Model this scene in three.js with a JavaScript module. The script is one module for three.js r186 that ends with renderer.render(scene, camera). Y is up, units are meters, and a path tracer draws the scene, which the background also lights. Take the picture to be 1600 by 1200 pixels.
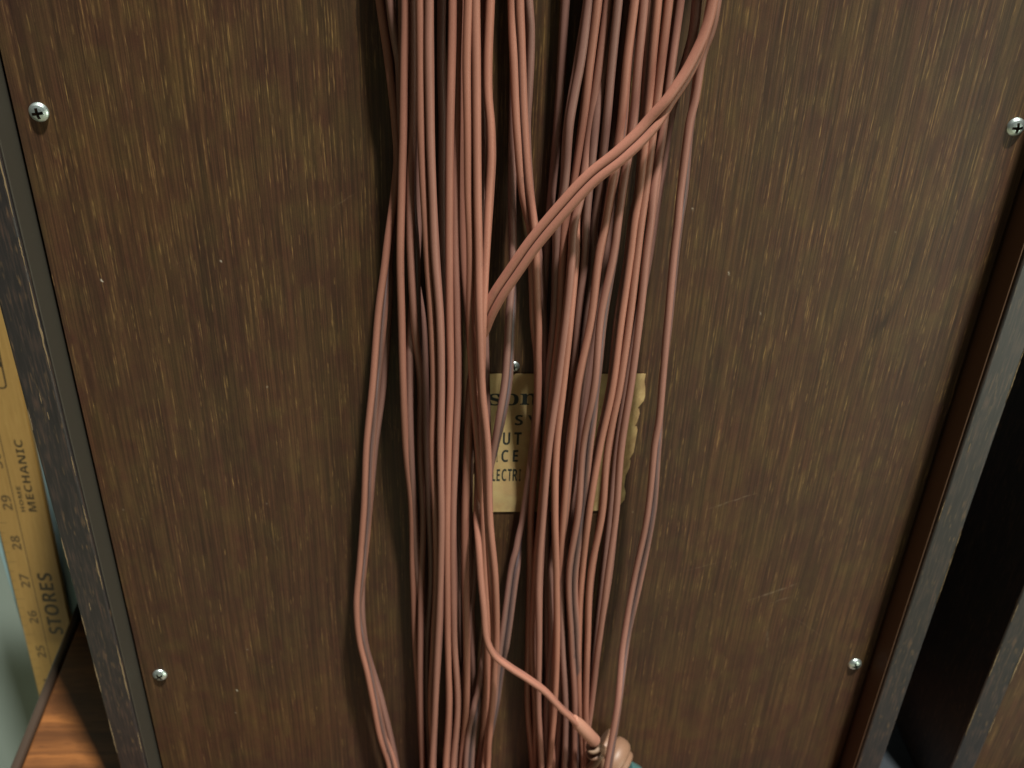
import * as THREE from 'three';
import { RoundedBoxGeometry } from 'three/addons/geometries/RoundedBoxGeometry.js';
import { mergeGeometries, toCreasedNormals } from 'three/addons/utils/BufferGeometryUtils.js';
import { RectAreaLightUniformsLib } from 'three/addons/lights/RectAreaLightUniformsLib.js';
import { Brush, Evaluator, SUBTRACTION } from 'three-bvh-csg';

// ------------------------------------------------------------------ camera, light, exposure
const scene = new THREE.Scene();
scene.background = new THREE.Color(0x000000);
const camera = new THREE.PerspectiveCamera(39.75, 4 / 3, 0.02, 20);
camera.position.set(-0.02601, 0.18743, 0.28759);
camera.up.set(-0.000136, 0.837779, -0.54601);
camera.lookAt(-0.02601 + 0.061021, 0.18743 - 0.544986, 0.28759 - 0.836222);
camera.focus = 0.29;
camera.userData.fStop = 22;
RectAreaLightUniformsLib.init();
function areaLight(color, intensity, w, h, pos, target) {
  const l = new THREE.RectAreaLight(color, intensity, w, h);
  l.position.set(...pos); l.lookAt(...target); scene.add(l); return l;
}
// ceiling lamp: in front of the cabinet, to the right, a steep ceiling light
areaLight(new THREE.Color(1.0, 0.98, 0.9), 4050, 0.16, 0.13, [0.53, 3.35, 0.9], [0, 0, 0]);
// added soft fill, low and right of the camera, to lighten the lower panel
areaLight(new THREE.Color(0.96, 1.0, 0.80), 5.2, 0.7, 0.4, [0.8, -0.24, 0.7], [0.1, -0.12, 0]);
// dim added fill for bounce from the unseen room behind the camera
areaLight(new THREE.Color(0.95, 1.0, 0.95), 0.05, 2.2, 1.6, [-0.3, 0.9, 2.0], [0, -0.05, 0]);
const renderer = new THREE.WebGLRenderer({ antialias: true });
renderer.toneMapping = THREE.LinearToneMapping;
renderer.toneMappingExposure = 1.0;
renderer.shadowMap.enabled = true;

// ------------------------------------------------------------------ helpers
let seed = 7;
const rnd = () => { seed = (seed * 1664525 + 1013904223) >>> 0; return seed / 4294967296; };
const rr = (a, b) => a + (b - a) * rnd();
const gauss = () => (rnd() + rnd() + rnd() + rnd() - 2) * 1.7;
function hash(x, y, s) { let h = (x * 374761393 + y * 668265263 + s * 2147483647) | 0; h = Math.imul(h ^ (h >>> 13), 1274126177); return ((h ^ (h >>> 16)) >>> 0) / 4294967296; }
function vnoise(x, y, s) {
  const xi = Math.floor(x), yi = Math.floor(y), a = x - xi, b = y - yi, u = a * a * (3 - 2 * a), v = b * b * (3 - 2 * b);
  return (hash(xi, yi, s) * (1 - u) + hash(xi + 1, yi, s) * u) * (1 - v) + (hash(xi, yi + 1, s) * (1 - u) + hash(xi + 1, yi + 1, s) * u) * v;
}
const fbm = (x, y, s) => vnoise(x, y, s) * 0.55 + vnoise(x * 2.1, y * 2.1, s + 1) * 0.3 + vnoise(x * 4.3, y * 4.3, s + 2) * 0.15;
function dataTex(w, h, data, srgb = true, repeat = false) {
  const t = new THREE.DataTexture(data, w, h, THREE.RGBAFormat);
  if (srgb) t.colorSpace = THREE.SRGBColorSpace;
  t.magFilter = THREE.LinearFilter; t.minFilter = THREE.LinearMipmapLinearFilter; t.generateMipmaps = true;
  if (repeat) t.wrapS = t.wrapT = THREE.RepeatWrapping;
  t.needsUpdate = true; return t;
}
function part(name, geometry, material, parent) {
  const m = new THREE.Mesh(geometry, material); m.name = name; m.castShadow = m.receiveShadow = true; parent.add(m); return m;
}
function thing(name, label, category, group) {
  const o = new THREE.Group(); o.name = name; o.userData = { label, category }; if (group) o.userData.group = group; scene.add(o); return o;
}
// box between two corners (metres) with softened edges; uv in metres by the way each face points
function box(a, b, r = 0.001) {
  const s = [0, 1, 2].map(i => b[i] - a[i]);
  const g = new RoundedBoxGeometry(s[0], s[1], s[2], 2, r);
  g.translate((a[0] + b[0]) / 2, (a[1] + b[1]) / 2, (a[2] + b[2]) / 2);
  const p = g.attributes.position, n = g.attributes.normal, uv = g.attributes.uv;
  for (let i = 0; i < p.count; i++) {
    const ax = Math.abs(n.getX(i)), ay = Math.abs(n.getY(i)), az = Math.abs(n.getZ(i));
    if (az >= ax && az >= ay) uv.setXY(i, p.getX(i), p.getY(i));
    else if (ax >= ay) uv.setXY(i, p.getZ(i), p.getY(i));
    else uv.setXY(i, p.getX(i), p.getZ(i));
  }
  return g;
}

// ------------------------------------------------------------------ materials
const PX0 = -0.1428, PX1 = 0.1428, PY0 = -0.203, PY1 = 0.1578;       // back panel
function panelTextures() {
  const W = 1700, H = 2035, d = new Uint8Array(W * H * 4), bump = new Uint8Array(W * H * 4);
  const mm = W / ((PX1 - PX0) * 1000);
  const col = new Float32Array(W * H), dark = new Float32Array(W * H);
  const column = new Float32Array(W); for (let x = 0; x < W; x++) column[x] = hash(x, 3, 9);
  for (let y = 0; y < H; y++) for (let x = 0; x < W; x++) {
    const i = y * W + x;
    const wob = x + 5 * vnoise(x / 300, y / 260, 4);
    dark[i] = 0.66 * vnoise(wob / 1.8, y / 130, 11) + 0.24 * vnoise(wob / 6, y / 330, 12) + 0.1 * vnoise(wob / 40, y / 500, 13);
  }
  for (let k = 0; k < 80000; k++) {
    const x = rnd() * W, y = rnd() * H;
    const dens = fbm(x / 170, y / 330, 21);
    if (rnd() > (dens * 0.9 + 0.25) * (0.4 + 0.6 * y / H)) continue;  // flecks thin out lower down, standing in for blur and light haze
    const big = rnd() < 0.03 + 0.10 * y / H, L = (big ? rr(2.5, 15) : rr(2, 10)) * mm, w = big ? rr(0.5, 0.8) : rr(0.3, 0.5), a = big ? rr(0.45, 1.0) : rr(0.03, 0.2);
    const lean = gauss() * 0.006, j = rnd() * 99;
    for (let t = 0; t < L; t++) {
      const yy = Math.floor(y + t); if (yy >= H) break;
      const f = Math.sin(Math.PI * (t + 0.5) / L) ** 0.5 * (0.2 + 1.0 * vnoise(t / 9, j, 31));
      const cx = x + lean * t + 0.8 * (vnoise(t / 14, j, 33) - 0.5);
      for (let xx = Math.floor(cx - 2); xx <= cx + 2; xx++) {
        if (xx < 0 || xx >= W) continue;
        const q = a * f * Math.max(0, 1 - Math.abs(xx - cx) / (w * 1.7));
        const i = yy * W + xx; if (q > col[i]) col[i] = q;
      }
    }
  }
  const haze = new Float32Array(W * H);
  const at = (xm, ym) => [(xm / 1000 - PX0) / (PX1 - PX0) * W, (ym / 1000 - PY0) / (PY1 - PY0) * H];
  const scratch = (x0, y0, x1, y1, w, a) => {
    const [ax, ay] = at(x0, y0), [bx, by] = at(x1, y1), n = Math.ceil(Math.hypot(bx - ax, by - ay) * 2);
    for (let t = 0; t <= n; t++) {
      const u = t / n, cx = ax + (bx - ax) * u + 3 * (vnoise(u * 7, x0, 5) - 0.5), cy = ay + (by - ay) * u + 3 * (vnoise(u * 7, y0, 6) - 0.5), q = a * (0.2 + vnoise(u * 16, x0 + y0, 7)) * Math.sin(Math.PI * (u * 0.9 + 0.05));
      for (let yy = Math.floor(cy - w); yy <= cy + w; yy++) for (let xx = Math.floor(cx - w); xx <= cx + w; xx++) {
        if (xx < 0 || yy < 0 || xx >= W || yy >= H) continue;
        const g = q * Math.max(0, 1 - Math.hypot(xx - cx, yy - cy) / w); const i = yy * W + xx; if (g > haze[i]) haze[i] = g;
      }
    }
  };
  scratch(66, -53, 83, -46, 2.2, 0.45); scratch(88, -98, 107, -89, 3, 0.4); scratch(96, -100, 105, -96, 2, 0.3); scratch(60, -83, 75, -78, 1.6, 0.25);
  scratch(98, -112, 100, -126, 4, 0.22); scratch(104, -105, 122, -119, 1.4, 0.2); scratch(-90, -60, -84, -75, 1.4, 0.2); scratch(-60, 60, -52, 66, 1.3, 0.2);
  for (let k = 0; k < 46; k++) { const x = rr(-140, 140), y = rr(-190, 150), l = rr(2, 12), t = rr(0, 6.3); scratch(x, y, x + l * Math.cos(t), y + l * Math.sin(t), rr(0.9, 1.5), rr(0.05, 0.16)); }
  const fleck = (x, y, s, a) => scratch(x, y, x + s * 0.5, y - s, 2.0, a * 1.7);
  fleck(-129, 37, 1.0, 1); fleck(-93.3, 43.7, 0.8, 0.7); fleck(-108.5, -142.5, 1.4, 1); fleck(59.8, 41, 1.2, 0.6); fleck(46, 62, 0.8, 0.5); fleck(72, 27, 1, 0.4);
  for (let k = 0; k < 16; k++) fleck(rr(-140, 140), rr(-190, 150), rr(0.2, 0.7), rr(0.15, 0.5));
  const scuff = new Float32Array(W * H);                              // long dark rub mark on the right half
  { const [ax, ay] = at(123, 62), [bx, by] = at(103, -12);
    for (let t = 0; t < 900; t++) { const u = t / 900, cx = ax + (bx - ax) * u + 16 * (vnoise(u * 5, 1, 8) - 0.5), cy = ay + (by - ay) * u, q = 0.5 * vnoise(u * 13, 2, 9) * Math.sin(Math.PI * u);
      for (let dx = -14; dx <= 14; dx++) { const xx = Math.floor(cx + dx), yy = Math.floor(cy); if (xx < 0 || xx >= W) continue; const i = yy * W + xx; scuff[i] = Math.max(scuff[i], q * (1 - Math.abs(dx) / 15)); } } }
  for (let y = 0; y < H; y++) for (let x = 0; x < W; x++) {
    const i = y * W + x, o = i * 4;
    const blot = fbm(x / 190, y / 260, 41), mott = fbm(x / 26, y / 40, 43), fine = hash(x, y, 5);
    let m = (0.66 + 0.64 * dark[i]) * (0.90 + 0.2 * blot) * (0.93 + 0.14 * mott) * (0.94 + 0.12 * fine) * (1 - 0.55 * scuff[i]);
    let R = 71 * m, G = (49.5 + 3 * (mott - 0.5) * 4) * m, B = (32.5 - 6 * (blot - 0.5)) * m;
    const g = col[i]; R += (188 - R) * g * 0.74; G += (152 - G) * g * 0.74; B += (92 - B) * g * 0.74;
    const h = Math.min(1, haze[i]); R += (190 - R) * h; G += (185 - G) * h; B += (172 - B) * h;
    d[o] = Math.min(255, R); d[o + 1] = Math.min(255, G); d[o + 2] = Math.min(255, B); d[o + 3] = 255;
    const bv = 255 * Math.max(0, Math.min(1, 0.45 + 0.5 * (dark[i] - 0.5) + 0.12 * (fine - 0.5) - 0.25 * g));
    bump[o] = bump[o + 1] = bump[o + 2] = bv; bump[o + 3] = 255;
  }
  return [dataTex(W, H, d), dataTex(W, H, bump, false)];
}
const [panelMap, panelBump] = panelTextures();
const panelMat = new THREE.MeshPhysicalMaterial({ map: panelMap, bumpMap: panelBump, bumpScale: 0.00008, roughness: 0.52, specularIntensity: 0.65 });

// stained solid-wood edge: near black stain, brown showing through along the grain, rubbed spots
function edgeTexture() {
  const W = 512, H = 1024, d = new Uint8Array(W * H * 4);          // 50 mm x 200 mm, repeats
  for (let y = 0; y < H; y++) for (let x = 0; x < W; x++) {
    const o = (y * W + x) * 4, tx = (x / W) * 64, ty = (y / H) * 24;
    const p = (s, kx, ky) => { // periodic value noise
      const nx = Math.round(64 * kx), ny = Math.round(24 * ky), fx = (x / W) * nx, fy = (y / H) * ny;
      const xi = Math.floor(fx), yi = Math.floor(fy), a = fx - xi, b = fy - yi, u = a * a * (3 - 2 * a), v = b * b * (3 - 2 * b);
      const h = (X, Y) => hash(X % nx, Y % ny, s);
      return (h(xi, yi) * (1 - u) + h(xi + 1, yi) * u) * (1 - v) + (h(xi, yi + 1) * (1 - u) + h(xi + 1, yi + 1) * u) * v;
    };
    const grain = p(1, 1.6, 1.2) * 0.5 + p(2, 3.1, 2.5) * 0.3 + p(3, 0.6, 2) * 0.2;
    const spot = p(4, 1.1, 1.6) * 0.6 + p(5, 2.6, 4) * 0.4;
    const w = Math.max(0, spot - 0.66) * 3.2, f = 0.75 + 0.5 * grain + 0.12 * (hash(x, y, 8) - 0.5);
    let R = 40 * f, G = 37 * f, B = 38 * f;
    const br = Math.max(0, grain - 0.5) * 1.5; R += 44 * br; G += 22 * br; B += 8 * br;
    R += (104 - R) * Math.min(1, w); G += (82 - G) * Math.min(1, w); B += (58 - B) * Math.min(1, w);
    d[o] = R; d[o + 1] = G; d[o + 2] = B; d[o + 3] = 255;
  }
  const t = dataTex(W, H, d, true, true); t.repeat.set(1 / 0.05, 1 / 0.2); return t;
}
const edgeMap = edgeTexture();
const edgeMat = new THREE.MeshPhysicalMaterial({ map: edgeMap, bumpMap: edgeMap, bumpScale: 0.0001, roughness: 0.46 });
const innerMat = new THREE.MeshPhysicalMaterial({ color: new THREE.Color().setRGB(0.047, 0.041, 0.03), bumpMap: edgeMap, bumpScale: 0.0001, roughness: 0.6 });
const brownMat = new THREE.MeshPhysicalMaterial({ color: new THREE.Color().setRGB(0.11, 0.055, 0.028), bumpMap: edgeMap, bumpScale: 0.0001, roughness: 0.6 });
const bareMat = new THREE.MeshStandardMaterial({ color: new THREE.Color().setRGB(0.24, 0.17, 0.09), bumpMap: edgeMap, bumpScale: 0.0002, roughness: 0.8 });
const steelMat = new THREE.MeshStandardMaterial({ color: new THREE.Color().setRGB(0.58, 0.68, 0.66), metalness: 0.9, roughness: 0.36 });

// wood grain running along one axis
function grainTexture(c0, c1, seedn, along, W = 512, H = 512) {
  const d = new Uint8Array(W * H * 4);
  for (let y = 0; y < H; y++) for (let x = 0; x < W; x++) {
    const o = (y * W + x) * 4, a = along ? x : y, b = along ? y : x;
    const wv = b + 16 * fbm(a / 120, b / 60, seedn);
    let g = 0.45 * vnoise(wv / 7, a / 90, seedn + 3) + 0.35 * vnoise(wv / 22, a / 200, seedn + 5) + 0.2 * vnoise(wv / 2.2, a / 26, seedn + 7);
    const pore = vnoise(wv / 1.6, a / 18, seedn + 9) > 0.8 ? 0.25 : 0;
    g = Math.max(0, Math.min(1, g * 1.5 - 0.25 - pore));
    for (let k = 0; k < 3; k++) d[o + k] = c0[k] + (c1[k] - c0[k]) * g;
    d[o + 3] = 255;
  }
  const t = dataTex(W, H, d, true, true); t.wrapS = t.wrapT = THREE.MirroredRepeatWrapping; return t;
}
const tableMap = grainTexture([84, 50, 24], [134, 84, 42], 51, true); tableMap.repeat.set(1 / 0.16, 1 / 0.16);
const tableMat = new THREE.MeshPhysicalMaterial({ map: tableMap, roughness: 0.42 });
const bandMat = new THREE.MeshPhysicalMaterial({ color: new THREE.Color().setRGB(0.05, 0.032, 0.022), roughness: 0.4 });
const slateMat = new THREE.MeshPhysicalMaterial({ color: new THREE.Color().setRGB(0.02, 0.026, 0.032), roughness: 0.5 });
const wallMat = new THREE.MeshStandardMaterial({ color: new THREE.Color().setRGB(0.27, 0.33, 0.29), roughness: 0.9 });
const floorMat = new THREE.MeshStandardMaterial({ color: new THREE.Color().setRGB(0.26, 0.25, 0.17), roughness: 0.9 });

// ------------------------------------------------------------------ setting
const TABLE = -0.205 - 0.010, FLOOR = -0.88, WALL = -0.25;
function structure(name, g, m) { const o = part(name, g, m, scene); o.userData.kind = 'structure'; return o; }
structure('wall', box([-1.6, FLOOR, WALL - 0.02], [1.6, 0.45, WALL], 0.001), wallMat);
structure('floor', box([-1.6, FLOOR - 0.02, WALL], [1.6, FLOOR, 2.6], 0.001), floorMat);

// ------------------------------------------------------------------ table
{
  const F = 0.075, K = WALL + 0.005;
  const t = thing('side_table', 'orange-brown wooden table top with dark edge strip, under the cabinet at lower left', 'table');
  part('table_top', box([-0.2128, TABLE - 0.024, K], [0.1602, TABLE, F], 0.0015), tableMat, t);
  part('edge_strip', box([-0.2175, TABLE - 0.026, K], [-0.2129, TABLE + 0.0008, F], 0.0018), bandMat, t);
  for (const [x, z] of [[-0.17, -0.2], [0.12, -0.2], [-0.17, 0.04], [0.12, 0.04]]) part('leg', box([x - 0.02, FLOOR, z - 0.02], [x + 0.02, TABLE - 0.024, z + 0.02], 0.003), tableMat, t);
  const d = thing('dark_table', 'dark slate table top seen at the bottom of the gap between the cabinets', 'table');
  part('table_top', box([0.1608, TABLE - 0.03, K], [0.62, TABLE, F], 0.0015), slateMat, d);
  for (const [x, z] of [[0.19, -0.2], [0.58, -0.2], [0.19, 0.04], [0.58, 0.04]]) part('leg', box([x - 0.02, FLOOR, z - 0.02], [x + 0.02, TABLE - 0.03, z + 0.02], 0.003), slateMat, d);
}

// ------------------------------------------------------------------ loudspeaker cabinets, seen from the back
function screwGeometry() {
  const pts = [[0, 1.75], [0.9, 1.7], [1.7, 1.45], [2.4, 1.0], [2.85, 0.45], [3.0, 0.1], [3.0, -0.4], [0, -0.4]].map(([r, y]) => new THREE.Vector2(r / 1000, y / 1000));
  const head = new Brush(new THREE.LatheGeometry(pts, 32)); head.updateMatrixWorld();
  const ev = new Evaluator(); ev.useGroups = false; ev.attributes = ['position', 'normal', 'uv'];
  let r = head;
  for (const [w, l] of [[0.0009, 0.0034], [0.0034, 0.0009]]) {
    const c = new Brush(new THREE.BoxGeometry(w, 0.0026, l)); c.position.y = 0.0017; c.updateMatrixWorld();
    r = ev.evaluate(r, c, SUBTRACTION); r.updateMatrixWorld();
  }
  const g = toCreasedNormals(r.geometry, 0.6); g.rotateX(Math.PI / 2); return g;
}
const screwGeo = screwGeometry();
const CABTOP = 0.158;
function worn(parent, x, y0, len, w) {                                // a place where the arris has been knocked off: bare wood
  const sh = new THREE.Shape(), n = 16, up = [], dn = [];
  for (let i = 0; i <= n; i++) { const u = i / n, e = Math.sin(Math.PI * u) ** 0.6; up.push([u * len, w * 0.6 * e * rr(0.1, 1)]); dn.push([u * len, -w * 0.6 * e * rr(0.1, 1)]); }
  sh.moveTo(up[0][1], up[0][0]); up.forEach(([l, a]) => sh.lineTo(a, l)); dn.reverse().forEach(([l, a]) => sh.lineTo(a, l));
  const g = new THREE.ExtrudeGeometry(sh, { depth: 0.00025, bevelEnabled: false });
  const m = part('worn_spot', g, bareMat, parent); return m;
}
function makeCabinet(name, label) {
  const c = thing(name, label, 'speaker', 'matching speaker cabinets');
  const RIM = 0.0112, D = -0.165, B = TABLE;
  const left = part('side_wall', box([-0.1552, B, D], [-0.1448, CABTOP, RIM], 0.0009), edgeMat, c);
  const right = part('side_wall', box([0.1448, B, D], [0.1552, CABTOP, RIM], 0.0009), edgeMat, c);
  part('top_wall', box([-0.1447, CABTOP - 0.0108, D], [0.1447, CABTOP - 0.0004, -0.0093], 0.0009), edgeMat, c);
  part('bottom_wall', box([-0.1447, B + 0.0004, D], [0.1447, B + 0.0108, RIM - 0.0003], 0.0009), edgeMat, c);
  for (const k of [-1, 1]) part('inner_lining', box([k < 0 ? -0.14475 : 0.1442, B + 0.0112, -0.03], [k < 0 ? -0.1442 : 0.14475, CABTOP - 0.0112, RIM - 0.0012], 0.0002), k < 0 ? innerMat : brownMat, c);  // thin sheets: cool light tinted into the left, brown panel bounce into the right
  part('front_baffle', box([-0.1440, B + 0.0112, D + 0.004], [0.1440, CABTOP - 0.011, D + 0.016], 0.0009), innerMat, c);
  const pg = new THREE.ExtrudeGeometry((() => { const s = new THREE.Shape(); s.moveTo(PX0, PY0); s.lineTo(PX1, PY0); s.lineTo(PX1, PY1); s.lineTo(PX0, PY1); return s; })(), { depth: 0.0086, bevelEnabled: true, bevelThickness: 0.0002, bevelSize: 0.0002, bevelSegments: 2 });
  pg.translate(0, 0, -0.0088);
  const p = pg.attributes.position, uv = pg.attributes.uv;
  for (let i = 0; i < p.count; i++) uv.setXY(i, (p.getX(i) - PX0) / (PX1 - PX0), (p.getY(i) - PY0) / (PY1 - PY0));
  const panel = part('back_panel', pg, panelMat, c);
  for (const [x, y, a] of [[-0.1364, 0.088, 0.15], [0.1366, 0.0881, 0.05], [-0.1362, -0.1334, 0.6], [0.137, -0.1337, 0.3], [-0.0046, 0.0068, 0.2], [-0.0217, -0.0478, 0.5]]) {
    const s = part('screw', screwGeo, steelMat, panel); s.position.set(x, y, 0.0001); s.rotation.z = a; s.scale.setScalar(Math.abs(x) < 0.05 ? 0.6 : 0.9);
  }
  return { c, left, right, panel };
}
const cab = makeCabinet('speaker_cabinet', 'dark brown wooden speaker cabinet seen from behind, with the cord hanging down its back panel');
// bare wood along the left wall's edges, longest halfway up
for (const [x, y, l, w] of [[-0.1451, 0.012, 0.03, 0.0007], [-0.1451, 0.047, 0.009, 0.0004], [-0.1451, 0.062, 0.03, 0.00045], [-0.1451, -0.028, 0.008, 0.0003], [-0.1451, -0.052, 0.012, 0.0004], [-0.1451, -0.078, 0.016, 0.0005], [-0.1451, -0.135, 0.03, 0.0006], [-0.1451, -0.165, 0.012, 0.0004],
  [-0.1547, -0.068, 0.014, 0.0004], [-0.1547, -0.1, 0.010, 0.0003], [-0.1547, -0.13, 0.016, 0.0005], [-0.1547, -0.165, 0.02, 0.0004], [-0.1547, -0.01, 0.008, 0.0003], [-0.15, 0.0, 0.004, 0.0003], [-0.149, -0.006, 0.003, 0.0003], [-0.151, -0.088, 0.004, 0.0003]]) { const m = worn(cab.left, x, y, l, w); m.position.set(x, y, 0.01105); }
for (const [x, y, l, w] of [[0.1547, 0.0, 0.022, 0.0003], [0.1547, -0.062, 0.008, 0.0003], [0.1547, -0.09, 0.03, 0.00025], [0.1475, -0.02, 0.004, 0.0003], [0.1452, -0.05, 0.01, 0.0003]]) { const m = worn(cab.right, x, y, l, w); m.position.set(x, y, 0.01105); }

// ------------------------------------------------------------------ paper label, torn along its right edge
{
  const X0 = -19.2, Y1 = 4.3, Wm = 58.8, Hm = 57.8, S = 20;
  const cv = document.createElement('canvas'); cv.width = Wm * S; cv.height = Hm * S;
  const g = cv.getContext('2d');
  g.fillStyle = '#bd9f6c'; g.fillRect(0, 0, cv.width, cv.height);
  for (let k = 0; k < 1500; k++) { const x = rnd() * cv.width, y = rnd() * cv.height, r = rr(6, 90); g.fillStyle = ['rgba(176,136,76,0.05)', 'rgba(214,202,158,0.05)', 'rgba(130,98,54,0.035)'][k % 3]; g.beginPath(); g.arc(x, y, r, 0, 7); g.fill(); }
  for (let k = 0; k < 4000; k++) { g.fillStyle = rnd() < 0.5 ? 'rgba(120,90,45,0.12)' : 'rgba(235,225,185,0.12)'; g.fillRect(rnd() * cv.width, rnd() * cv.height, rr(1, 5), rr(1, 4)); }
  for (let k = 0; k < 260; k++) { const x = cv.width * (1 - 0.42 * rnd() * rnd()), y = rnd() * cv.height; g.fillStyle = 'rgba(112,82,44,0.07)'; g.beginPath(); g.ellipse(x, y, rr(6, 46), rr(10, 90), rr(-0.4, 0.4), 0, 7); g.fill(); }
  const ink = '#1b2622';
  // one character fitted into a box in millimetres on the panel
  const put = (ch, x0, x1, y0, y1, font) => {
    g.save(); g.font = font + ' 200px ' + (font.includes('serif!') ? 'serif' : 'sans-serif'); g.font = font.includes('serif!') ? 'bold 200px serif' : font + ' 200px sans-serif';
    const m = g.measureText(ch), l = m.actualBoundingBoxLeft, r = m.actualBoundingBoxRight, a = m.actualBoundingBoxAscent, d = m.actualBoundingBoxDescent;
    g.translate((x0 - X0) * S, (Y1 - y0) * S); g.scale((x1 - x0) * S / (l + r), (y0 - y1) * S / (a + d));
    g.fillStyle = ink; g.textBaseline = 'alphabetic'; g.fillText(ch, l, a); g.restore();
  };
  put('s', -12.7, -8.2, -3.4, -8.1, 'serif!'); put('o', -7.6, -2.6, -3.4, -8.1, 'serif!'); put('n', -2.2, 4.0, -3.4, -7.9, 'serif!');
  put('K', -19.0, -16.6, -12.1, -16.2, 'bold'); put('E', -14.0, -11.6, -12.0, -16.0, 'bold'); put('S', -3.6, -0.9, -11.9, -16.1, 'bold'); put('Y', 0.6, 3.8, -12.0, -16.0, 'bold');
  put('U', -7.4, -4.9, -19.0, -24.2, 'bold'); put('T', -3.6, -1.1, -19.0, -24.2, 'bold');
  put('I', -9.3, -8.9, -26.4, -31.4, 'bold'); put('C', -7.7, -5.3, -26.2, -31.4, 'bold'); put('E', -3.8, -2.0, -26.3, -31.3, 'bold');
  put('L', -10.6, -9.5, -34.4, -39.6, 'bold'); put('E', -9.1, -7.9, -34.4, -39.6, 'bold'); put('C', -7.4, -5.7, -34.3, -39.6, 'bold'); put('T', -5.3, -3.9, -34.4, -39.6, 'bold'); put('R', -3.6, -1.9, -34.4, -39.6, 'bold'); put('I', -1.4, -0.8, -34.4, -39.6, 'bold');
  put(')', 33.4, 34.4, -14, -17, 'bold'); put('/', 32.6, 34.2, -19, -24.5, 'bold'); put(')', 32.6, 33.8, -26.5, -31, 'bold');
  const tex = new THREE.CanvasTexture(cv); tex.colorSpace = THREE.SRGBColorSpace;
  const right = [[38.2, 4.2], [38.1, 1.2], [38.6, -1.2], [38.9, -4.6], [38.6, -6.4], [37.3, -8.6], [36.9, -9.3], [37.4, -9.7], [37.8, -11.4], [37.3, -14.6], [36.7, -16.6], [37.4, -16.8], [37.7, -18], [37.5, -23.5], [37.3, -27.4], [36.4, -29.8], [36.2, -30.4], [36.6, -31.2], [36.5, -34], [35.5, -37.4], [35.4, -42], [36.2, -45], [36.0, -48.2], [34.8, -50.4], [32, -51.9], [28, -52.8], [24, -53.3]];
  const leftE = [[-18.2, -53.2], [-18.6, -47], [-17.9, -43], [-18.3, -38.5], [-16.5, -36], [-16.8, -32], [-17.8, -29], [-18.6, -26], [-18.7, -20], [-19.0, -12], [-18.7, -5], [-18.9, 1], [-18.7, 4.2]];
  const sh = new THREE.Shape([...right, ...leftE].map(([x, y]) => new THREE.Vector2(x / 1000, y / 1000)));
  const geo = new THREE.ExtrudeGeometry(sh, { depth: 0.0001, bevelEnabled: false });
  const p = geo.attributes.position, uv = geo.attributes.uv;
  for (let i = 0; i < p.count; i++) uv.setXY(i, (p.getX(i) * 1000 - X0) / Wm, 1 - (Y1 - p.getY(i) * 1000) / Hm);
  const m = part('paper_label', geo, new THREE.MeshStandardMaterial({ map: tex, roughness: 0.75 }), cab.panel);
  m.position.z = 0.0003; m.userData.label = 'torn tan paper label with black print behind the cord';
}
{ // the neighbour: the same cabinet again, a hand's width to the right
  const o = cab.c.clone(); o.name = 'speaker_cabinet_001'; o.position.x = 0.341;
  o.userData = { label: 'second dark wooden speaker cabinet, only its left edge in view at lower right', category: 'speaker', group: 'matching speaker cabinets' };
  const drop = []; o.traverse(m => { if (m.name === 'paper_label' || m.name === 'screw') drop.push(m); }); drop.forEach(m => m.parent.remove(m));
  scene.add(o);
}

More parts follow.
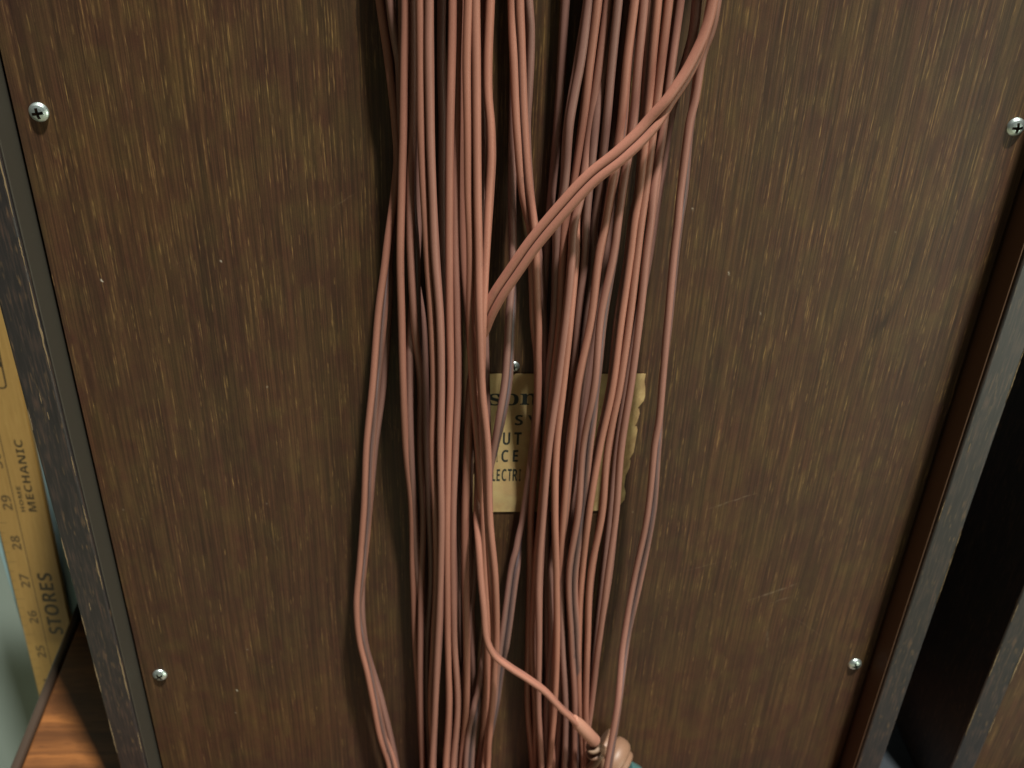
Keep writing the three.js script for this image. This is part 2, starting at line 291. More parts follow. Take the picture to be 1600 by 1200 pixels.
// ------------------------------------------------------------------ yardstick standing left of the table
{
  const t = thing('yardstick', 'tan wooden yardstick standing upright at the left behind the table edge', 'yardstick');
  const Wd = 0.0245, top = 0.036;
  const wood = grainTexture([150, 112, 52], [184, 146, 76], 71, false); wood.repeat.set(1 / 0.06, 1 / 0.2);
  const body = part('wooden_strip', box([-Wd / 2, FLOOR, -0.0036], [Wd / 2, top, 0], 0.0004), new THREE.MeshPhysicalMaterial({ map: wood, roughness: 0.5 }), t);
  const y0 = -0.30, S = 5000, cv = document.createElement('canvas'); cv.width = 123; cv.height = Math.round((top - y0) * S);
  const g = cv.getContext('2d'); g.fillStyle = '#a8864a'; g.fillRect(0, 0, cv.width, cv.height);
  for (let k = 0; k < 2600; k++) { g.fillStyle = rnd() < 0.55 ? 'rgba(110,78,30,0.10)' : 'rgba(206,172,104,0.10)'; g.fillRect(rnd() * cv.width, rnd() * cv.height, rr(0.5, 2), rr(6, 90)); }
  const Y = n => (top - (-0.1195 - (30 - n) * 0.0254)) * S;            // canvas row of inch n
  g.strokeStyle = g.fillStyle = 'rgba(36,30,20,0.9)';
  g.lineWidth = 1.6; g.beginPath(); g.moveTo(52, 0); g.lineTo(52, cv.height); g.stroke();
  const up = (txt, x, y, size, w, font = 'bold') => { g.save(); g.translate(x, y); g.rotate(-Math.PI / 2); g.font = `${font} ${size}px sans-serif`; g.textAlign = 'left'; g.textBaseline = 'alphabetic'; const q = w / g.measureText(txt).width; g.scale(q, 1); g.fillText(txt, 0, 0); g.restore(); };
  for (let n = 23; n <= 36; n++) {
    g.fillStyle = 'rgba(40,33,22,0.62)'; up(String(n), 44, Y(n) + 25, 32, 50, 'bold');
    for (const [f, l] of [[0, 9], [0.25, 12], [0.5, 22], [0.75, 12]]) { g.fillStyle = 'rgba(48,40,28,0.4)'; g.fillRect(0, Y(n + f) - 1, l, 1.6); }
  }
  g.fillStyle = 'rgba(34,28,18,0.85)';
  up('STORES', 103, Y(25.5), 50, (Y(25.5) - Y(27.25)));
  up('MECHANIC', 101, Y(28.77), 27, (Y(28.77) - Y(30.5))); up('HOME', 73, Y(28.77), 15, (Y(28.77) - Y(29.42)));
  g.strokeStyle = 'rgba(34,28,18,0.8)'; g.lineWidth = 4; g.beginPath(); g.roundRect ? g.roundRect(50, Y(32.5), 42, Y(31.6) - Y(32.5), 10) : g.rect(50, Y(32.5), 42, Y(31.6) - Y(32.5)); g.stroke();
  g.fillRect(44, Y(32.15), 46, 14); g.fillRect(64, Y(32.5), 10, 60);
  const tex = new THREE.CanvasTexture(cv); tex.colorSpace = THREE.SRGBColorSpace;
  const fg = new THREE.BoxGeometry(Wd - 0.0008, top - y0 - 0.0006, 0.0002); const face = part('printed_face', fg, new THREE.MeshPhysicalMaterial({ map: tex, roughness: 0.5 }), body);
  face.position.set(0, (top + y0) / 2, 0.0001);
  t.position.set(-0.2305 + 0.15 * Math.sin(0.045), 0, -0.118); t.rotation.z = -0.045;
}

{ // pale board behind the yardstick: only two slivers of it show
  const b = part('painted_board', box([-0.2495, FLOOR, -0.1285], [-0.186, 0.02, -0.1235], 0.0006), new THREE.MeshStandardMaterial({ color: new THREE.Color().setRGB(0.30, 0.46, 0.48), roughness: 0.7 }), scene);
  b.userData = { label: 'pale aqua board showing as thin slivers on both sides of the yardstick', category: 'board' };
}

// ------------------------------------------------------------------ the cord: one long twin-lead looped into a hank
const STRANDS = [
  [[-43.2,120.3,4.0,89],[-41.3,104.2,5.0,90],[-39.9,87.1,6.0,90],[-39.6,78.2,6.5,90],[-40.6,68.9,7.0,90],[-43.4,49.5,8.0,81],[-45.9,28.6,8.7,40],[-48.5,6.1,9.3,57],[-51.0,-18.1,10.0,37],[-53.1,-45.1,9.7,39],[-56.3,-74.5,9.3,51],[-58.2,-90.2,9.2,78],[-57.4,-106.7,9.0,53],[-55.4,-123.8,9.0,59],[-54.0,-138.2,9.0,57],[-51.7,-160.7,9.0,44],[-48.2,-180.6,9.0,0]],
  [[-42.4,119.9,2.5,90],[-39.3,86.1,3.1,90],[-40.3,67.4,3.4,90],[-42.9,47.4,3.7,90],[-43.3,36.8,3.9,90],[-44.1,25.9,4.0,90],[-46.1,2.6,4.0,90],[-49.8,-22.6,4.0,90],[-52.7,-49.9,4.0,90],[-56.3,-79.6,4.0,90],[-57.0,-112.0,4.0,90],[-51.5,-147.8,4.0,90],[-46.8,-187.3,4.0,89]],
  [[-40.2,121.5,9.0,81],[-39.4,111.7,7.8,90],[-38.7,104.8,7.0,90],[-38.4,87.3,6.5,90],[-37.9,68.5,6.0,90],[-36.2,48.7,6.3,90],[-33.4,27.5,6.7,90],[-32.8,4.6,7.0,90],[-32.5,-20.7,6.7,90],[-31.9,-48.1,6.3,90],[-31.6,-78.0,6.0,90],[-33.4,-110.7,5.7,90],[-33.9,-146.7,5.3,90],[-33.3,-186.4,5.0,90]],
  [[-36.8,122.5,13.0,-72],[-37.2,106.5,12.7,-79],[-37.5,89.5,12.5,-90],[-38.4,71.2,12.2,-90],[-39.3,51.5,12.0,-90],[-39.4,30.2,11.5,-90],[-39.5,7.2,11.0,-90],[-39.3,-18.9,9.0,-90],[-37.8,-47.5,7.0,-90],[-38.1,-77.9,6.0,-90],[-38.0,-111.3,5.0,-90],[-36.8,-147.0,5.0,-90],[-35.9,-186.3,5.0,-90]],
  [[-34.7,121.6,9.0,90],[-34.9,105.8,10.0,90],[-35.4,89.0,11.0,90],[-35.8,71.1,12.0,79],[-35.5,52.0,13.0,47],[-35.2,30.5,12.0,62],[-34.3,3.9,6.0,86],[-34.8,-21.2,6.0,90],[-34.2,-48.4,6.0,87],[-34.7,-76.6,7.5,71],[-35.6,-107.2,9.0,82],[-36.2,-142.9,8.5,90],[-35.9,-182.4,8.0,90]],
  [[-32.5,120.5,4.0,90],[-33.3,86.9,5.0,90],[-34.8,48.6,6.0,90],[-36.8,28.8,9.0,90],[-37.5,5.9,9.0,81],[-37.8,-18.9,9.0,90],[-37.0,-47.5,7.0,90],[-36.3,-77.7,6.2,90],[-33.8,-110.9,5.5,90],[-33.9,-147.4,4.7,90],[-33.8,-187.7,4.0,90]],
  [[-32.5,123.6,17.0,90],[-32.5,107.9,17.0,89],[-32.6,91.1,17.0,87],[-32.1,73.2,17.0,85],[-31.5,54.0,17.0,88],[-30.3,33.4,17.0,80],[-29.9,10.9,16.7,89],[-30.5,-13.5,16.3,86],[-29.7,-40.0,16.0,90],[-29.6,-72.4,12.0,90],[-30.9,-105.1,11.0,90],[-32.3,-141.2,10.0,90],[-31.5,-181.2,9.0,90]],
  [[-30.4,123.8,18.0,90],[-30.5,108.3,18.2,85],[-30.4,91.7,18.4,88],[-29.9,73.9,18.6,90],[-29.2,54.9,18.8,83],[-28.0,34.5,19.0,86],[-27.7,12.4,19.0,89],[-28.0,-11.6,19.0,87],[-27.8,-37.5,19.0,90],[-28.0,-67.0,17.7,81],[-29.0,-99.4,16.5,77],[-30.4,-135.0,15.2,87],[-31.8,-174.6,14.0,76]],
  [[-27.4,120.6,4.0,90],[-27.6,104.2,4.0,90],[-27.3,86.6,4.0,90],[-27.1,47.7,4.0,90],[-25.1,2.6,4.0,90],[-21.9,-50.2,4.0,90],[-22.0,-112.7,4.0,90],[-18.9,-188.2,4.0,90]],
  [[-24.6,123.0,14.0,90],[-24.9,107.3,14.4,90],[-25.3,90.5,14.8,90],[-25.4,72.6,15.2,90],[-25.4,53.4,15.6,88],[-25.1,32.8,16.0,80],[-24.9,10.6,16.3,83],[-25.6,-13.3,16.7,86],[-26.0,-39.2,17.0,90],[-26.0,-68.7,16.0,90],[-25.7,-101.0,15.0,90],[-25.1,-136.7,14.0,80],[-26.3,-176.1,13.0,68]],
  [[-23.2,122.6,12.0,90],[-23.6,106.8,12.6,90],[-23.6,89.9,13.2,90],[-23.6,72.0,13.8,90],[-23.4,52.8,14.4,87],[-22.9,32.3,15.0,85],[-22.6,10.0,15.3,83],[-23.4,-14.1,15.7,86],[-24.0,-40.1,16.0,89],[-23.8,-69.7,15.0,80],[-23.4,-102.1,14.0,90],[-21.8,-137.9,13.0,86],[-23.3,-177.5,12.0,75]],
  [[-20.8,123.8,17.0,90],[-20.9,108.2,17.2,85],[-20.5,91.5,17.5,87],[-20.1,73.7,17.7,85],[-19.5,54.6,18.0,88],[-19.3,33.8,17.7,90],[-18.1,11.3,17.3,90],[-16.2,-13.1,17.0,90],[-14.4,-41.4,14.5,90],[-12.8,-72.7,12.0,90],[-11.1,-106.6,10.0,90],[-11.3,-144.2,8.0,90],[-12.9,-185.8,6.0,89]],
  [[-19.0,123.8,17.0,-90],[-18.7,108.4,17.7,-89],[-18.3,91.9,18.5,-87],[-17.9,74.4,19.2,-85],[-17.3,55.6,20.0,-83],[-16.8,36.3,22.0,-81],[-15.8,14.3,22.0,-84],[-13.9,-9.4,22.0,-63],[-12.6,-35.2,22.0,-72],[-10.5,-63.3,22.0,-46],[-8.8,-98.2,18.0,-63],[-8.6,-116.6,16.5,-82],[-8.8,-135.9,15.0,-90],[-9.7,-156.4,13.5,-70],[-10.3,-177.9,12.0,-39]],
  [[-16.9,121.5,7.0,90],[-16.9,105.3,7.2,90],[-16.5,88.0,7.5,90],[-16.7,69.5,7.7,90],[-16.9,49.7,8.0,90],[-17.9,4.6,7.0,90],[-18.4,-48.5,6.0,90],[-16.5,-111.8,5.0,90],[-15.1,-188.4,4.0,90]],
  [[-15.2,122.7,12.0,85],[-15.5,106.8,12.3,83],[-15.2,98.5,12.5,82],[-14.3,89.9,12.7,81],[-14.0,82.8,12.8,80],[-14.3,71.8,13.0,79],[-15.0,53.2,15.0,87],[-15.5,33.4,17.0,90],[-15.5,9.8,15.0,90],[-15.1,-15.7,13.5,90],[-13.7,-43.5,12.0,90],[-11.2,-74.1,10.5,90],[-9.7,-107.7,9.0,90],[-10.5,-144.8,7.5,90],[-13.4,-185.8,6.0,89]],
  [[-8.8,122.9,12.0,-28],[-7.6,106.9,12.0,0],[-6.3,89.8,12.0,0],[-4.1,71.5,12.0,-24],[-1.6,58.7,11.6,-65],[-0.5,45.2,11.1,-57],[0.7,29.5,10.0,-53],[1.9,15.2,8.8,-87],[2.5,5.2,8.0,-90],[3.2,-21.0,6.5,-90],[2.9,-49.6,5.0,-90],[3.9,-79.5,5.0,-90],[4.8,-112.2,5.0,-90],[5.9,-148.2,5.0,-90],[9.7,-187.9,5.0,-80]],
  [[-5.4,122.0,8.0,90],[-4.5,113.8,7.2,90],[-4.2,105.3,6.5,90],[-4.2,96.5,5.7,90],[-4.2,87.3,5.0,90],[-2.4,68.4,4.8,90],[1.0,48.2,4.6,90],[3.5,26.3,4.4,90],[5.1,2.7,4.2,90],[8.3,-50.6,3.8,90],[12.0,-114.1,3.4,90],[17.3,-190.8,3.0,90]],
  [[-8.3,120.8,3.0,90],[-7.9,87.0,4.3,90],[-7.6,66.6,5.2,90],[-6.9,49.3,7.0,90],[-7.0,28.9,9.0,60],[-7.4,6.3,9.7,49],[-8.8,-5.7,10.0,54],[-10.6,-19.7,8.2,71],[-11.9,-31.4,6.7,90],[-15.2,-48.6,5.9,90],[-16.4,-78.6,5.7,90],[-18.2,-111.3,5.5,90],[-20.8,-147.2,5.2,90],[-23.1,-186.8,5.0,90]],
  [[4.6,121.1,3.0,90],[4.5,86.7,3.0,90],[3.4,47.4,3.0,90],[3.2,2.0,3.0,90],[2.3,-22.8,4.0,90],[0.4,-49.5,5.0,90],[-1.1,-62.8,6.5,65],[-2.5,-76.6,8.0,0],[-4.8,-106.7,10.0,0],[-6.0,-120.8,9.6,39],[-7.1,-143.1,9.0,54],[-11.4,-183.2,8.0,57]],
  [[-18.0,120.5,2.5,90],[-17.3,86.4,2.9,90],[-15.3,47.4,3.2,90],[-13.5,2.4,3.6,90],[-11.3,-50.3,4.0,90],[-11.1,-78.8,5.5,90],[-12.0,-109.8,7.0,90],[-13.8,-133.9,8.9,79],[-14.7,-142.3,9.5,46],[-16.5,-159.6,10.7,11],[-17.3,-177.7,12.0,0]],
  [[9.7,123.0,11.0,-84],[8.2,107.0,11.5,-73],[7.3,98.6,11.7,-76],[6.5,90.0,12.0,-80],[6.5,71.0,10.5,-90],[5.4,60.9,9.7,-90],[5.8,50.4,9.0,-90],[6.4,28.4,8.0,-90],[6.0,4.6,7.0,-90],[6.1,-21.3,6.0,-90],[6.4,-49.1,5.6,-90],[5.9,-79.3,5.2,-90],[7.0,-112.5,4.8,-90],[8.7,-149.0,4.4,-90],[12.1,-189.3,4.0,-90]],
  [[12.0,123.3,12.0,85],[11.2,106.9,11.0,87],[10.6,89.3,10.0,90],[9.2,70.8,10.0,90],[7.6,61.0,10.0,90],[7.5,50.9,10.0,90],[7.9,29.5,10.0,90],[7.2,6.3,9.7,90],[6.3,-18.9,9.3,90],[5.9,-46.2,9.0,90],[5.5,-76.7,8.0,90],[5.8,-110.1,7.0,90],[8.7,-147.1,6.0,90],[10.4,-187.9,5.0,90]],
  [[14.4,123.1,11.0,90],[13.6,107.0,11.0,90],[12.4,89.7,11.0,90],[11.2,71.9,12.5,90],[9.8,62.5,13.2,90],[9.6,52.9,14.0,90],[9.1,32.0,14.3,90],[8.0,9.6,14.7,90],[6.5,-14.7,15.0,85],[6.4,-41.8,14.3,76],[6.3,-71.4,13.7,72],[7.7,-103.8,13.0,82],[9.4,-140.6,11.5,85],[12.6,-181.4,10.0,89]],
  [[15.9,122.0,6.0,90],[14.8,105.8,7.0,90],[13.2,88.6,8.0,90],[12.4,70.4,9.0,90],[10.8,61.2,10.2,90],[11.0,51.7,11.5,90],[10.4,31.8,14.0,90],[9.7,9.3,14.3,90],[8.9,-14.9,14.7,90],[9.9,-41.2,15.0,88],[12.2,-71.4,13.7,85],[14.3,-104.5,12.5,90],[15.7,-141.0,11.2,85],[15.9,-181.5,10.0,82]],
  [[16.6,122.5,8.0,90],[15.9,114.7,9.0,90],[15.1,106.7,10.0,90],[14.0,90.1,12.0,75],[13.6,71.5,11.7,78],[13.5,61.8,11.5,82],[14.0,51.6,11.3,75],[13.1,30.1,11.0,83],[13.0,5.9,9.0,86],[12.0,-20.6,7.0,90],[12.4,-48.0,7.0,90],[11.0,-77.7,7.0,90],[13.0,-110.3,7.0,90],[13.3,-146.0,7.0,90],[15.0,-185.4,7.0,90]],
  [[16.8,123.9,14.0,80],[16.7,107.8,13.5,78],[16.4,90.5,13.0,90],[16.3,71.1,10.5,90],[15.9,60.7,9.2,90],[16.4,50.0,8.0,90],[16.1,27.6,6.5,90],[15.8,3.3,5.0,90],[16.0,-22.1,5.0,90],[15.8,-49.7,5.0,90],[15.7,-79.7,5.0,90],[15.8,-112.5,5.0,90],[18.8,-148.5,5.0,90],[19.6,-188.2,5.0,90]],
  [[20.1,122.1,6.0,90],[19.9,105.5,5.7,90],[19.6,87.9,5.5,90],[19.5,68.9,5.2,90],[18.7,48.5,5.0,90],[17.4,2.9,4.5,90],[17.2,-50.5,4.0,90],[19.9,-114.1,3.5,90],[25.8,-191.1,3.0,90]],
  [[20.8,124.2,15.0,76],[20.3,108.3,15.0,73],[20.4,91.2,15.0,60],[19.3,73.0,15.0,73],[18.4,63.4,15.0,77],[17.3,53.4,15.0,76],[16.6,32.4,15.0,78],[14.3,9.8,15.0,76],[13.7,-15.8,13.5,59],[13.8,-43.8,12.0,61],[13.8,-76.8,8.0,90],[14.5,-110.0,7.3,90],[14.6,-146.4,6.7,90],[17.9,-186.9,6.0,90]],
  [[23.1,124.0,14.0,90],[23.3,108.0,14.0,78],[23.6,90.9,14.0,75],[22.3,72.6,14.0,83],[22.0,63.1,14.2,77],[21.7,53.2,14.3,75],[19.9,32.3,14.7,54],[19.7,9.8,15.0,63],[18.9,-15.5,14.0,0],[18.8,-43.0,13.0,37],[18.1,-73.1,12.0,0],[21.2,-106.2,11.0,0],[24.7,-142.8,10.0,32],[26.8,-183.2,9.0,56]],
  [[26.0,124.1,14.0,-49],[26.5,107.9,13.3,-62],[27.0,90.5,12.7,-80],[27.4,71.8,12.0,-88],[26.7,62.2,12.2,-76],[26.6,52.2,12.3,-80],[25.6,31.1,12.7,-66],[25.2,8.5,13.0,-75],[22.9,-16.2,13.0,-78],[21.5,-43.0,13.0,-87],[21.7,-75.0,10.0,-90],[23.0,-108.0,9.3,-90],[25.9,-144.4,8.7,-90],[30.2,-184.6,8.0,-90]],
  [[29.7,123.9,13.0,84],[29.5,107.8,12.7,87],[29.3,90.4,12.3,90],[29.1,71.9,12.0,90],[28.8,62.2,12.2,90],[28.7,52.2,12.3,90],[28.4,31.2,12.7,89],[27.6,8.5,13.0,86],[26.2,-16.7,12.3,71],[26.5,-44.2,11.7,87],[24.9,-74.1,11.0,71],[26.2,-107.0,10.3,81],[28.1,-143.2,9.7,90],[31.2,-183.3,9.0,90]],
  [[33.6,122.9,8.0,90],[33.2,106.6,8.5,90],[32.8,89.3,9.0,89],[31.9,71.9,12.0,66],[31.8,62.2,12.2,76],[31.6,52.2,12.3,75],[31.6,31.2,12.7,77],[31.1,8.5,13.0,81],[30.3,-16.5,12.7,84],[31.1,-43.7,12.3,81],[31.0,-73.3,12.0,64],[30.5,-107.1,10.3,81],[30.4,-144.5,8.7,90],[30.3,-164.7,7.8,90],[30.3,-186.0,7.0,90]],
  [[37.9,123.2,9.0,88],[38.2,114.9,8.0,87],[37.3,106.2,7.0,90],[35.8,97.2,6.0,90],[35.1,87.9,5.0,90],[34.5,68.9,4.8,90],[33.8,48.5,4.6,90],[32.5,26.5,4.4,90],[31.2,2.7,4.2,90],[30.4,-22.9,4.0,90],[30.7,-50.8,3.8,90],[30.6,-81.2,3.6,90],[30.5,-114.5,3.4,90],[31.0,-151.0,3.2,90],[30.4,-191.3,3.0,90]],
  [[23.0,121.4,3.0,90],[21.6,68.3,3.9,90],[18.6,3.1,4.7,90],[17.1,-22.1,5.0,90],[15.2,-48.4,6.5,90],[14.8,-76.8,8.0,90],[17.0,-109.0,8.3,88],[20.4,-144.2,8.7,84],[22.3,-183.0,9.0,73]],
  [[41.5,124.4,14.0,90],[41.4,116.1,12.5,90],[40.3,109.2,11.3,90],[40.1,98.9,11.0,85],[39.6,90.1,11.0,69],[40.0,71.6,11.0,47],[40.0,61.9,11.2,64],[40.0,51.9,11.5,63],[40.5,30.8,12.0,65],[41.1,7.8,12.0,80],[41.7,-4.4,12.0,73],[42.0,-17.1,12.0,42],[42.9,-44.1,12.0,21],[41.6,-73.5,12.0,0],[39.6,-103.4,14.0,42],[38.4,-130.5,20.7,65],[36.9,-163.7,24.0,43]],
  [[39.6,125.3,18.0,263],[38.6,117.7,18.5,259],[36.1,109.9,19.5,245],[31.8,101.9,20.5,242],[26.3,93.5,21.0,193],[19.9,86.6,21.5,187],[12.5,79.5,21.0,180],[5.0,69.8,20.5,180],[-2.6,58.5,19.5,180],[-7.6,49.3,18.5,180],[-11.9,40.9,17.5,180],[-15.0,32.2,16.0,180],[-17.0,20.5,13.0,265],[-18.6,8.5,13.0,270],[-19.4,-15.3,14.0,270],[-19.9,-41.8,14.0,270],[-19.6,-71.6,13.0,270],[-18.9,-104.3,12.0,270],[-18.7,-142.8,9.0,270],[-20.1,-182.9,8.0,270]],
  [[-21.8,120.7,4.0,90],[-21.9,86.7,4.0,90],[-21.2,48.2,5.0,90],[-19.5,27.2,6.0,90],[-17.7,5.2,8.0,90],[-16.2,-17.5,11.0,90],[-16.0,-31.4,13.5,90],[-16.2,-40.7,17.0,90],[-15.5,-50.2,20.5,90],[-14.7,-62.7,22.5,90],[-13.4,-76.2,24.0,90],[-12.0,-90.7,25.0,90],[-9.1,-98.5,25.0,90],[-3.5,-104.8,25.0,90],[3.1,-111.8,24.0,90],[9.6,-119.6,23.0,90],[16.2,-130.1,22.0,90],[22.4,-139.9,20.0,90],[29.6,-152.3,18.0,90]]
];
const STRAND_LOOKS = [[0,4,17,18,19,24,28,34,29,3,21],[1,2,5,8,13,16,17,18,19,25,26,33,32,20,24],35];   // strands with the wider painted grey sheen; dull strands; the thick one

{
  const t = thing('coiled_cord', 'salmon-brown twin-wire cord folded into a long hank hanging down the back panel', 'cord');
  const RAD = 1.14, OFF = 1.04, WEB = 0.22, prof = [];
  const a0 = Math.PI - Math.asin(WEB / RAD);
  for (let i = 0; i <= 11; i++) { const a = -a0 + 2 * a0 * i / 11; prof.push([OFF + RAD * Math.cos(a), RAD * Math.sin(a)]); }
  for (let i = 0; i <= 11; i++) { const a = Math.PI - a0 + 2 * a0 * i / 11; prof.push([-OFF + RAD * Math.cos(a), RAD * Math.sin(a)]); }
  // across: two round wires, the web between them at 0 and 0.5 carries a painted grey sheen of cool light; a painted pale glint beside it
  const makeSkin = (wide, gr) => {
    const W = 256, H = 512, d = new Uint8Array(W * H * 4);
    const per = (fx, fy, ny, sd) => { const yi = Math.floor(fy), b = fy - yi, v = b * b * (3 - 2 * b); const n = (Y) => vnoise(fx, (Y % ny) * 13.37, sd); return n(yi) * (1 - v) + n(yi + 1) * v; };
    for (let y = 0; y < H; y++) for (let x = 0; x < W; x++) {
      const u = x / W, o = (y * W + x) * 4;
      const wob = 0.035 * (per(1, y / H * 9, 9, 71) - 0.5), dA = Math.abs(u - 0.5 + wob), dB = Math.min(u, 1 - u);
      const coolSheen = Math.max(0, 1 - dA / (wide + 0.05 * per(2, y / H * 6, 6, 72))), coolSheen2 = Math.max(0, 1 - dB / 0.045);
      const paleGlint = u > 0.535 && u < 0.56 ? 0.5 * per(3, y / H * 14, 14, 73) : 0;
      const g = Math.min(1, Math.max(coolSheen * 1.3, coolSheen2)) * (0.75 + 0.3 * hash(x, y, 74));
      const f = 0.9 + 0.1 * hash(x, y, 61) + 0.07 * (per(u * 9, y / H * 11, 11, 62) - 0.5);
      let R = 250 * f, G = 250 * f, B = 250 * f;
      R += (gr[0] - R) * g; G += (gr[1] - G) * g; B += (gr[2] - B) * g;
      R += (205 - R) * paleGlint; G += (262 - G) * paleGlint; B += (330 - B) * paleGlint;
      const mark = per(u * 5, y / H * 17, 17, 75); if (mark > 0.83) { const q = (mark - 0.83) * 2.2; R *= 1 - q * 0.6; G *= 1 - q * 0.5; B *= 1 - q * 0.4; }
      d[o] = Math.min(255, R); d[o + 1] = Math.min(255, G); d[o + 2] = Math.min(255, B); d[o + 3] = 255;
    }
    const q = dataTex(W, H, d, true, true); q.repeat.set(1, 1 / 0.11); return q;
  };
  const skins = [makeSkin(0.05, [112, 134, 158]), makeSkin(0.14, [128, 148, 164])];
  const tones = [[0.405, 0.174, 0.122], [0.35, 0.16, 0.12], [0.43, 0.183, 0.126], [0.285, 0.145, 0.117]];
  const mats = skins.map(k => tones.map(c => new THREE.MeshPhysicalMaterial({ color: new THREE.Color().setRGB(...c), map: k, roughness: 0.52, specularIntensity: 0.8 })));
  const V = new THREE.Vector3(0, 0.5, 0.866);
  function sweep(pts, rolls, n, off, fat) {
    const curve = new THREE.CatmullRomCurve3(pts, false, 'centripetal');
    const pos = [], uv = [], idx = [], P = prof.length;
    const T = new THREE.Vector3(), A = new THREE.Vector3(), B = new THREE.Vector3(), C = new THREE.Vector3();
    let run = 0; const last = new THREE.Vector3();
    for (let i = 0; i <= n; i++) {
      const u = i / n, c = curve.getPoint(u); c.x += 0.22 * (vnoise(u * 17, off * 91, 81) - 0.5); c.z += 0.3 * (vnoise(u * 13, off * 57, 82) - 0.5); const e = curve.getPoint(Math.min(1, u + 0.002)), b = curve.getPoint(Math.max(0, u - 0.002));
      T.subVectors(e, b).normalize(); A.crossVectors(T, V).normalize(); B.crossVectors(A, T);
      const k = u * (rolls.length - 1), k0 = Math.min(rolls.length - 2, Math.floor(k)), f = k - k0, s = f * f * (3 - 2 * f), ang = (rolls[k0] * (1 - s) + rolls[k0 + 1] * s) * Math.PI / 180, ca = Math.cos(ang), sa = Math.sin(ang);
      if (i) run += c.distanceTo(last); last.copy(c);
      for (let j = 0; j <= P; j++) {
        const px = prof[j % P][0] * fat, py = prof[j % P][1] * fat, x = px * ca - py * sa, y = px * sa + py * ca;
        C.copy(c).addScaledVector(A, x).addScaledVector(B, y);
        pos.push(C.x / 1000, C.y / 1000, C.z / 1000); uv.push(j / P, run / 1000 + off);
      }
    }
    for (let i = 0; i < n; i++) for (let j = 0; j < P; j++) { const a = i * (P + 1) + j, b = a + P + 1; idx.push(a, b, a + 1, b, b + 1, a + 1); }
    const g = new THREE.BufferGeometry(); g.setAttribute('position', new THREE.Float32BufferAttribute(pos, 3)); g.setAttribute('uv', new THREE.Float32BufferAttribute(uv, 2)); g.setIndex(idx); g.computeVertexNormals();
    return g;
  }
  let plugCord = null;
  STRANDS.forEach((S, q) => {
    const isPlug = q === STRANDS.length - 1, F = S[0], L = S[S.length - 1], T0 = CABTOP * 1000, B0 = TABLE * 1000;
    const pts = S.map(([x, y, z]) => new THREE.Vector3(x, y, z)), rolls = S.map(s => s[3]);
    const dx = (F[0] - S[1][0]) / (F[1] - S[1][1]);                     // up over the top of the cabinet
    const ex = y => F[0] + dx * 0.6 * (y - F[1]);
    pts.unshift(new THREE.Vector3(ex(T0), T0 + 2.5 + F[2] * 0.4, -50), new THREE.Vector3(ex(T0), T0 + 2.5 + F[2] * 0.45, -8), new THREE.Vector3(ex(T0), T0 - 4, F[2] - 1), new THREE.Vector3(ex(T0 - 16), T0 - 16, F[2]));
    rolls.unshift(0, rolls[0], rolls[0], rolls[0]);
    if (!isPlug) {                                                     // down onto the table and out
      const lx = (L[0] - S[S.length - 2][0]) * 0.15, lay = B0 + 2.2 + (L[2] % 5) * 0.6;
      pts.push(new THREE.Vector3(L[0] + lx, B0 + 12, L[2] + 3), new THREE.Vector3(L[0] + lx * 1.4, lay + 2, L[2] + 12), new THREE.Vector3(L[0] + lx * 2, lay, L[2] + 34 + (q * 7) % 20));
      const e = rolls[rolls.length - 1]; rolls.push(e, e, e);
    }
    const m = part('cord_strand', sweep(pts, rolls, 200, q * 0.037, STRAND_LOOKS[2] === q ? 1.18 : 1), mats[STRAND_LOOKS[0].includes(q) ? 1 : 0][STRAND_LOOKS[1].includes(q) ? 3 : STRAND_LOOKS[2] === q ? 0 : q % 3], t);
    if (isPlug) plugCord = m;
  });
  // plug on the free end
  const plugMat = new THREE.MeshPhysicalMaterial({ color: new THREE.Color().setRGB(0.215, 0.12, 0.075), roughness: 0.48 });
  const sleeveMat = new THREE.MeshPhysicalMaterial({ color: new THREE.Color().setRGB(0.40, 0.19, 0.13), roughness: 0.6 });
  const paleMat = new THREE.MeshPhysicalMaterial({ color: new THREE.Color().setRGB(0.22, 0.14, 0.09), roughness: 0.6 });
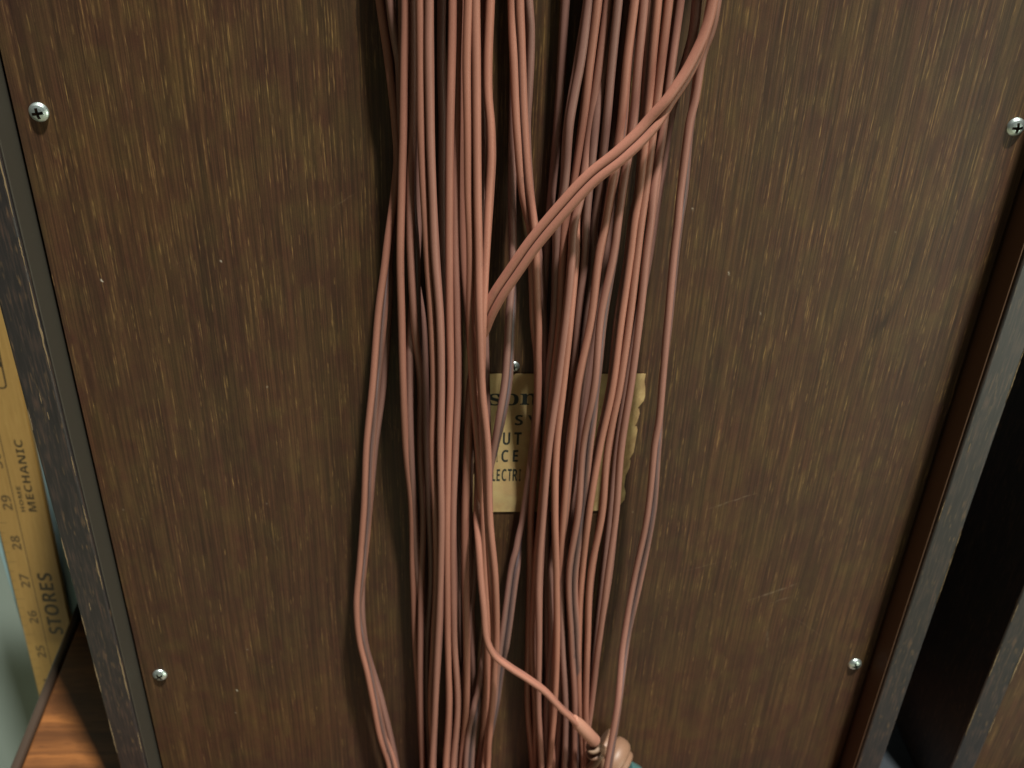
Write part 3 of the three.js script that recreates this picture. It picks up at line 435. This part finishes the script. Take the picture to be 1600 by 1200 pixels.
  const tealMat = new THREE.MeshPhysicalMaterial({ color: new THREE.Color().setRGB(0.05, 0.115, 0.11), roughness: 0.35 });
  const plug = new THREE.Group(); plug.name = 'plug'; t.add(plug);
  const lathe = (prof, base, dir) => { const g = new THREE.LatheGeometry(prof.map(([r, y]) => new THREE.Vector2(r / 1000, y / 1000)), 40); const qn = new THREE.Quaternion().setFromUnitVectors(new THREE.Vector3(0, 1, 0), new THREE.Vector3(...dir).normalize()); g.applyQuaternion(qn); g.translate(base[0] / 1000, base[1] / 1000, base[2] / 1000); return g; };
  const d1 = [10.1, -17.6, -3];
  part('sleeve', lathe([[0, 0], [1.5, 0], [1.75, 0.3], [1.85, 2], [2.3, 4], [2.5, 10], [2.5, 19.6], [2.2, 20.3], [0, 20.3]], [22.0, -138.8, 20.2], d1), sleeveMat, plug);
  const ring = (r, h, base, dir) => lathe([[0, -h], [r - 0.5, -h], [r, -h * 0.5], [r, h * 0.5], [r - 0.5, h], [0, h]], base, dir);
  part('strain_ring', ring(3.1, 1.0, [31.8, -160.0, 16.8], [0.25, -0.95, -0.1]), paleMat, plug);
  part('strain_ring', ring(3.2, 1.1, [32.4, -164.6, 16.0], [0.25, -0.95, -0.2]), plugMat, plug);
  part('core', lathe([[0, 0], [1.8, 0], [1.8, 16], [0, 16]], [31.6, -156.5, 17], [0.45, -0.85, -0.25]), plugMat, plug);
  const ax = [0.84, -0.36, 0.42];
  part('body', lathe([[0, -7], [8.6, -7], [9.4, -6.4], [9.4, -4.8], [8.6, -4.2], [7.4, -3.6], [7.4, -2.2], [9.0, -1.6], [9.3, 0.4], [9.2, 2.0], [8.5, 3.6], [7.4, 4.5], [7.1, 4.3], [6.7, 4.3], [6.5, 4.9], [6.2, 6.2], [5.4, 6.9], [3.5, 7.2], [0, 7.3]], [41.0, -175.2, 10.6], ax), plugMat, plug);
  part('back_cover', lathe([[0, 0], [7.5, 0], [8, 0.6], [8, 5.5], [7.4, 6.2], [0, 6.2]], [46.2, -190.0, 9.0], [0.8, -0.55, 0.1]), tealMat, plug);
}
renderer.render(scene, camera);
